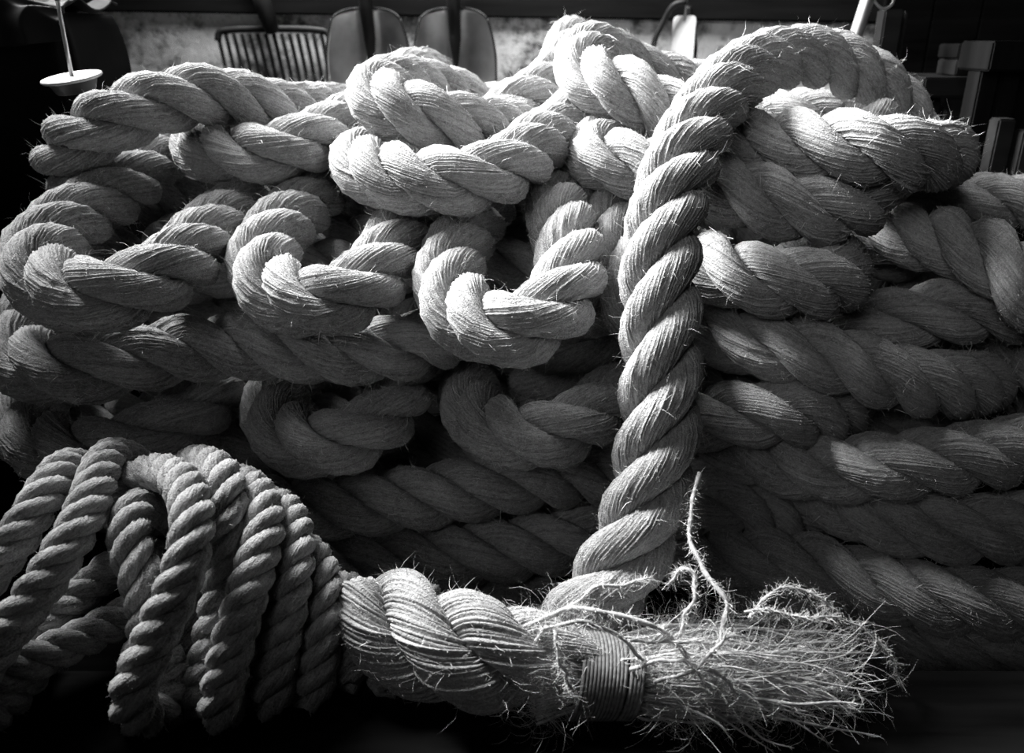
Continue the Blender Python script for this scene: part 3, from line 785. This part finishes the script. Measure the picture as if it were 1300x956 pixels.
def ballast_fork():
    Y = TY
    l, r = PY(274, 42, Y), PY(420, 42, Y)
    root = empty('ballast_fork', ((l[0] + r[0]) / 2, Y, l[2] - 0.4)); tag(root, 'many-tined steel ballast fork hung on the wall at the left', 'fork')
    w = r[0] - l[0]; cxx = (l[0] + r[0]) / 2
    top = PY(346, 38, Y)[2]
    lean = 0.05
    bar = spline([(l[0] + 0.004, Y, top - 0.035), (l[0] + 0.012, Y, top - 0.008), (l[0] + 0.05, Y, top + 0.0), (cxx, Y, top + 0.004), (r[0] - 0.05, Y, top), (r[0] - 0.012, Y, top - 0.008), (r[0] - 0.004, Y, top - 0.035)], 0.01)
    link_mesh('head_bar', tube_mesh('head_bar', bar, 0.012, 10), M_IRON, root)
    n = 15
    for k in range(n):
        x = l[0] + 0.006 + (w - 0.012) * k / (n - 1)
        bow = 0.03 * math.sin(PI * k / (n - 1))
        t = spline([(x, Y, top - 0.012), (x + 0.008, Y + bow * 0.4, top - 0.08), (x + 0.02, Y + bow * 0.6, top - 0.2), (x + 0.03, Y - 0.02, top - 0.34)], 0.02)
        link_mesh('tine', tube_mesh('tine', t, 0.0068, 8), M_IRON, root)
    h0 = PY(347, 40, Y); h1 = PY(338, 0, Y)
    d = (h1 - h0) / np.linalg.norm(h1 - h0)
    h0 = h0 + np.array([0, -0.012, 0]); 
    link_mesh('socket', tube_mesh('socket', np.array([h0 + d * 0.0, h0 + d * 0.05, h0 + d * 0.14]) + np.array([[0, 0, 0], [0, -0.02, 0], [0, -0.06, 0]]), [0.024, 0.028, 0.030], 14), M_IRON, root)
    link_mesh('handle', tube_mesh('handle', np.array([h0 + d * 0.12 + np.array([0, -0.055, 0]), h0 + d * 0.4 + np.array([0, -0.08, 0]), h0 + d * 0.8 + np.array([0, -0.08, 0])]), 0.027, 14), M_WOOD_D, root)
ballast_fork()

# hanging tag
q = PY(867, 52, 2.86)
tg = empty('hanging_tag', Vector(q)); tag(tg, 'white paper tag hanging from the rail by a cord', 'tag')
import bmesh
def tag_plate():
    w, h, cr = 0.042, 0.080, 0.016
    out = [(-w, -h), (w - 0.004, -h), (w, -h + 0.012)]
    for k in range(6): a = k / 5 * PI / 2; out.append((w - cr + cr * math.cos(a), h - cr + cr * math.sin(a)))
    for k in range(6): a = PI / 2 + k / 5 * PI / 2; out.append((-w + cr + cr * math.cos(a), h - cr + cr * math.sin(a)))
    bm = bmesh.new()
    vs = [bm.verts.new((q[0] + x, q[1], q[2] + z)) for x, z in out]
    f = bm.faces.new(vs)
    r = bmesh.ops.extrude_face_region(bm, geom=[f])
    for v in r['geom']:
        if isinstance(v, bmesh.types.BMVert): v.co.y += 0.004
    bmesh.ops.recalc_face_normals(bm, faces=bm.faces)
    bm.transform(Matrix.Translation(Vector(q)) @ Matrix.Rotation(math.radians(-38), 4, 'Z') @ Matrix.Translation(-Vector(q)))
    me = bpy.data.meshes.new('plate'); bm.to_mesh(me); bm.free(); return me
link_mesh('plate', tag_plate(), M_TAG, tg)
link_mesh('cord', tube_mesh('cord', spline([q + np.array([0, -0.002, 0.065]), q + np.array([0.001, -0.01, 0.13]), q + np.array([-0.002, -0.01, 0.26])], 0.02), 0.004, 8), M_BRIGHT, tg)
lp = spline([PY(872, 2, 2.84), PY(856, 6, 2.85), PY(842, 28, 2.87), PY(831, 52, 2.88), PY(829, 90, 2.88), PY(850, 120, 2.88), PY(872, 95, 2.88), PY(881, 70, 2.88), PY(880, 40, 2.88), PY(874, 8, 2.88)], 0.012)
lp_root = link_mesh('cord_loop', tube_mesh('cord_loop', lp, 0.010, 8), M_IRON)
tag(lp_root, 'dark leather cord loop hanging from the rail behind the white tag', 'cord')

# hanging weight pan, top left
q = P(92, 101, 1.5)
wp = empty('weight_pan', Vector(q)); tag(wp, 'round metal pan on a thin rod hanging at the upper left', 'pan')
def tilt_pan(me):
    M = Matrix.Translation(Vector(q)) @ Matrix.Rotation(math.radians(10), 4, 'X') @ Matrix.Rotation(math.radians(-5), 4, 'Y') @ Matrix.Translation(-Vector(q))
    me.transform(M); return me
link_mesh('dish', tilt_pan(lathe_mesh('dish', [(0.001, -0.022), (0.034, -0.022), (0.036, -0.020), (0.044, -0.001), (0.046, 0.0005), (0.001, 0.0005)], q, 48)), M_IRON, wp)
link_mesh('rim_plate', tilt_pan(lathe_mesh('rim_plate', [(0.001, 0.0008), (0.053, 0.0008), (0.055, 0.003), (0.054, 0.006), (0.050, 0.0065), (0.046, 0.004), (0.044, 0.0055), (0.001, 0.0065)], q, 48)), M_PLATE, wp)
top = 0.168
link_mesh('rod', tube_mesh('rod', np.array([q + (0, 0, 0.004), q + (0, 0, 0.06), q + (0, 0, 0.12), q + (0, 0, top)]), 0.0038, 10), M_STEEL, wp)
hk = spline([q + (0, 0, top - 0.03), q + (0, 0, top - 0.005), q + (0.006, 0, top + 0.008), q + (0.02, 0, top + 0.012), q + (0.028, 0, top + 0.03), q + (0.018, 0, top + 0.05), q + (0, 0, top + 0.055), q + (-0.004, 0, top + 0.04)], 0.006)
link_mesh('hook', tube_mesh('hook', hk, 0.005, 10), M_IRON, wp)
link_mesh('hanger_chain', tube_mesh('hanger_chain', np.array([q + (0.006, 0, top + 0.05), q + (0.006, 0, 1.0), q + (0.006, 0, 3.5 - q[2])]), 0.004, 8), M_IRON, wp)

# draped chest at the far left
def draped_chest():
    x1 = PY(174, 95, 2.06)[0]; topz = PY(60, 14, 1.78)[2]
    root = empty('draped_chest', (x1 - 0.36, 1.92, 0)); tag(root, 'tall black cloth-covered chest with crumpled top at the left edge', 'chest')
    n, m = 46, 96
    V = np.zeros((n, m, 3))
    for i in range(n):
        t = i / (n - 1)
        z = topz * t
        rnd = 1.0 - 0.06 * max(0, (t - 0.9) / 0.1) ** 2
        for j in range(m):
            a = j / m * 2 * PI
            e = 0.14
            cx_ = math.copysign(abs(math.cos(a)) ** e, math.cos(a)); sy_ = math.copysign(abs(math.sin(a)) ** e, math.sin(a))
            fold = 0.003 * math.sin(9 * a + 1.2 * math.sin(5 * t)) * (0.3 + t)
            V[i, j] = (x1 - 0.36 + (0.355 * rnd + fold) * cx_, 1.92 + (0.14 * rnd + fold) * sy_, z)
    W, F4, F3 = grid_faces(V, True)
    link_mesh('cover', mesh_np('cover', W, F4, F3), M_SACK, root)
    # crumpled cloth bunched over its top edge
    nx, nv = 150, 70
    X = np.linspace(x1 - 0.74, x1 + 0.004, nx)[:, None]; v = np.linspace(0, 1, nv)[None, :]
    u = (X - X.min()) / 0.74
    f1 = 1 - np.abs(np.sin(7 * u + 5.0 * v + 1.6 * np.sin(4 * u + 3 * v))); f2 = 1 - np.abs(np.sin(15 * u - 9 * v + 1.2 * np.sin(9 * v + 6 * u)))
    h = 0.026 * f1 + 0.013 * f2
    ang = np.clip(v / 0.45, 0, 1) * PI / 2
    yy = 1.775 - 0.012 - h * np.cos(ang) + np.where(v > 0.45, (v - 0.45) * 0.45, 0.0) + 0.0 * u
    zz = topz - 0.055 * (1 - np.clip(v / 0.45, 0, 1)) + 0.004 + h * np.sin(ang) + 0.02 * np.sin(5 * u + 1) * (1 - np.clip(v / 0.45, 0, 1))
    V = np.stack([X + 0 * v, yy, zz], -1)
    i, j = np.meshgrid(np.arange(nx - 1), np.arange(nv - 1), indexing='ij')
    F = np.stack([i * nv + j, (i + 1) * nv + j, (i + 1) * nv + j + 1, i * nv + j + 1], -1).reshape(-1, 4)
    o = link_mesh('crumpled_cloth', mesh_np('crumpled_cloth', V.reshape(-1, 3), F), M_FOLD, root)
    md = o.modifiers.new('solid', 'SOLIDIFY'); md.thickness = 0.004
    return x1, topz
x1, tz = draped_chest()
q0 = PY(25, 5, 1.95)
bd = link_mesh('pale_board', box_mesh('pale_board', x1 - 0.50, 1.94, tz + 0.058, 0.42, 0.2, 0.03, 0.003), M_WOOD_P); tag(bd, 'pale wooden board lying on the black chest in the top left corner', 'board')

# black boards added to stand in for the dark void on the right
pr = empty('dark_void_boards', (1.7, 2.62, 0)); tag(pr, 'black boards standing in for the dark void at the right', kind='structure')
xb = PY(1118, 30, 2.62)[0]
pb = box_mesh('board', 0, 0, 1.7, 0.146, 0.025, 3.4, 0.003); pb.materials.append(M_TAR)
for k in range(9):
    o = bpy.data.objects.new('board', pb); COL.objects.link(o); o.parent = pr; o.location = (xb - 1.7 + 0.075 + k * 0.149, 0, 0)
# dim things on the right
def leaning(name, label, cat, a, b, Y0, Y1, r, mat, sq=False):
    p0, p1 = PY(*a, Y0), PY(*b, Y1)
    o = link_mesh(name, tube_mesh(name, np.array([p0, p0 * 0.6 + p1 * 0.4, p1]), r, 16), mat); tag(o, label, cat); return o
def down(x, y, Y, floor=0.0):
    p = PY(x, y, Y); return np.array([p[0], p[1], floor])
p1 = PY(1101, 0, 2.1); p0 = PY(1086, 46, 2.1); d = (p1 - p0) / np.linalg.norm(p1 - p0)
pl = link_mesh('metal_pole', tube_mesh('metal_pole', np.array([p0 - d * (p0[2] - 0.02) / d[2], p0, p1 + d * 0.6]), 0.016, 18), M_BRIGHT); tag(pl, 'shiny metal pole leaning behind the arched rope', 'pole')
def post(name, label, cat, x, y_top, Y, w, dp, mat, shift=0.0, base=0.0):
    p = PY(x, y_top, Y)
    o = link_mesh(name, box_mesh(name, p[0] + shift, Y, (p[2] + base) / 2, w, dp, p[2] - base, 0.004), mat); tag(o, label, cat); return o
post('wall_post', 'grey upright timber post right of the metal pole', 'post', 1131, 12, 2.25, 0.05, 0.05, M_WOOD_M)
post('thin_rod', 'thin upright rod beside the grey post', 'rod', 1150, 14, 2.25, 0.012, 0.012, M_WOOD_M)
wl_ = spline([PY(1108, -8, 2.1), PY(1112, 4, 2.1), PY(1122, 11, 2.1), PY(1132, 6, 2.1), PY(1136, -8, 2.1)], 0.006)
o = link_mesh('wire_loop', tube_mesh('wire_loop', wl_, 0.0035, 8), M_PLATE); tag(o, 'small wire loop hanging at the top edge near the metal pole', 'wire')
# dark bench with a box
b0 = PY(1160, 94, 2.2); b1 = PY(1330, 94, 2.2)
bench = empty('work_bench', ((b0[0] + b1[0]) / 2, 2.2, 0)); tag(bench, 'dark work bench in the gloom at the right', 'bench')
link_mesh('bench_top', box_mesh('bench_top', (b0[0] + b1[0]) / 2, 2.26, b0[2] - 0.03, b1[0] - b0[0], 0.25, 0.05, 0.004), M_WOOD_D, bench)
for xx in (b0[0] + 0.04, b1[0] - 0.04):
    link_mesh('leg', box_mesh('leg', xx, 2.26, (b0[2] - 0.055) / 2, 0.06, 0.18, b0[2] - 0.055, 0.004), M_WOOD_D, bench)
link_mesh('apron', box_mesh('apron', (b0[0] + b1[0]) / 2, 2.16, b0[2] - 0.11, b1[0] - b0[0] - 0.16, 0.025, 0.10, 0.003), M_WOOD_D, bench)
c0 = PY(1211, 94, 2.18); c1 = PY(1254, 62, 2.18)
bx = empty('wooden_box', ((c0[0] + c1[0]) / 2, 2.22, c0[2])); tag(bx, 'small dim wooden box on the dark bench', 'box')
link_mesh('body', box_mesh('body', (c0[0] + c1[0]) / 2, 2.225, c0[2] + 0.020 - 0.004, c1[0] - c0[0], 0.10, 0.040, 0.003), M_WOOD_M, bx)
link_mesh('lid', box_mesh('lid', (c0[0] + c1[0]) / 2, 2.225, c0[2] + 0.056, c1[0] - c0[0] + 0.006, 0.106, 0.036, 0.003), M_WOOD_V, bx)
# trestle at the right edge
def trestle():
    Y = 1.95
    a = PY(1256, 90, Y); b = PY(1256, 52, Y); e = PY(1350, 60, Y)
    root = empty('trestle', ((a[0] + e[0]) / 2, Y, 0)); tag(root, 'dark wooden trestle with a heavy head beam at the right edge', 'trestle')
    link_mesh('head_beam', box_mesh('head_beam', (b[0] + e[0]) / 2, Y + 0.05, (a[2] + b[2]) / 2, e[0] - b[0], 0.14, b[2] - a[2], 0.004), M_WOOD_V, root)
    for x in (1264, 1292, 1330):
        p = PY(x, 92, Y)
        link_mesh('leg', box_mesh('leg', p[0], Y + 0.05, a[2] / 2, 0.045, 0.06, a[2] + 0.004, 0.004), M_WOOD_V, root)
trestle()
post('short_stake', 'pale upright stake standing in front of the trestle legs', 'stake', 1274, 150, 1.90, 0.042, 0.042, M_WOOD_M)
post('short_stake', 'pale upright stake cut off by the right edge of the picture', 'stake', 1306, 165, 1.88, 0.045, 0.045, M_WOOD_M)
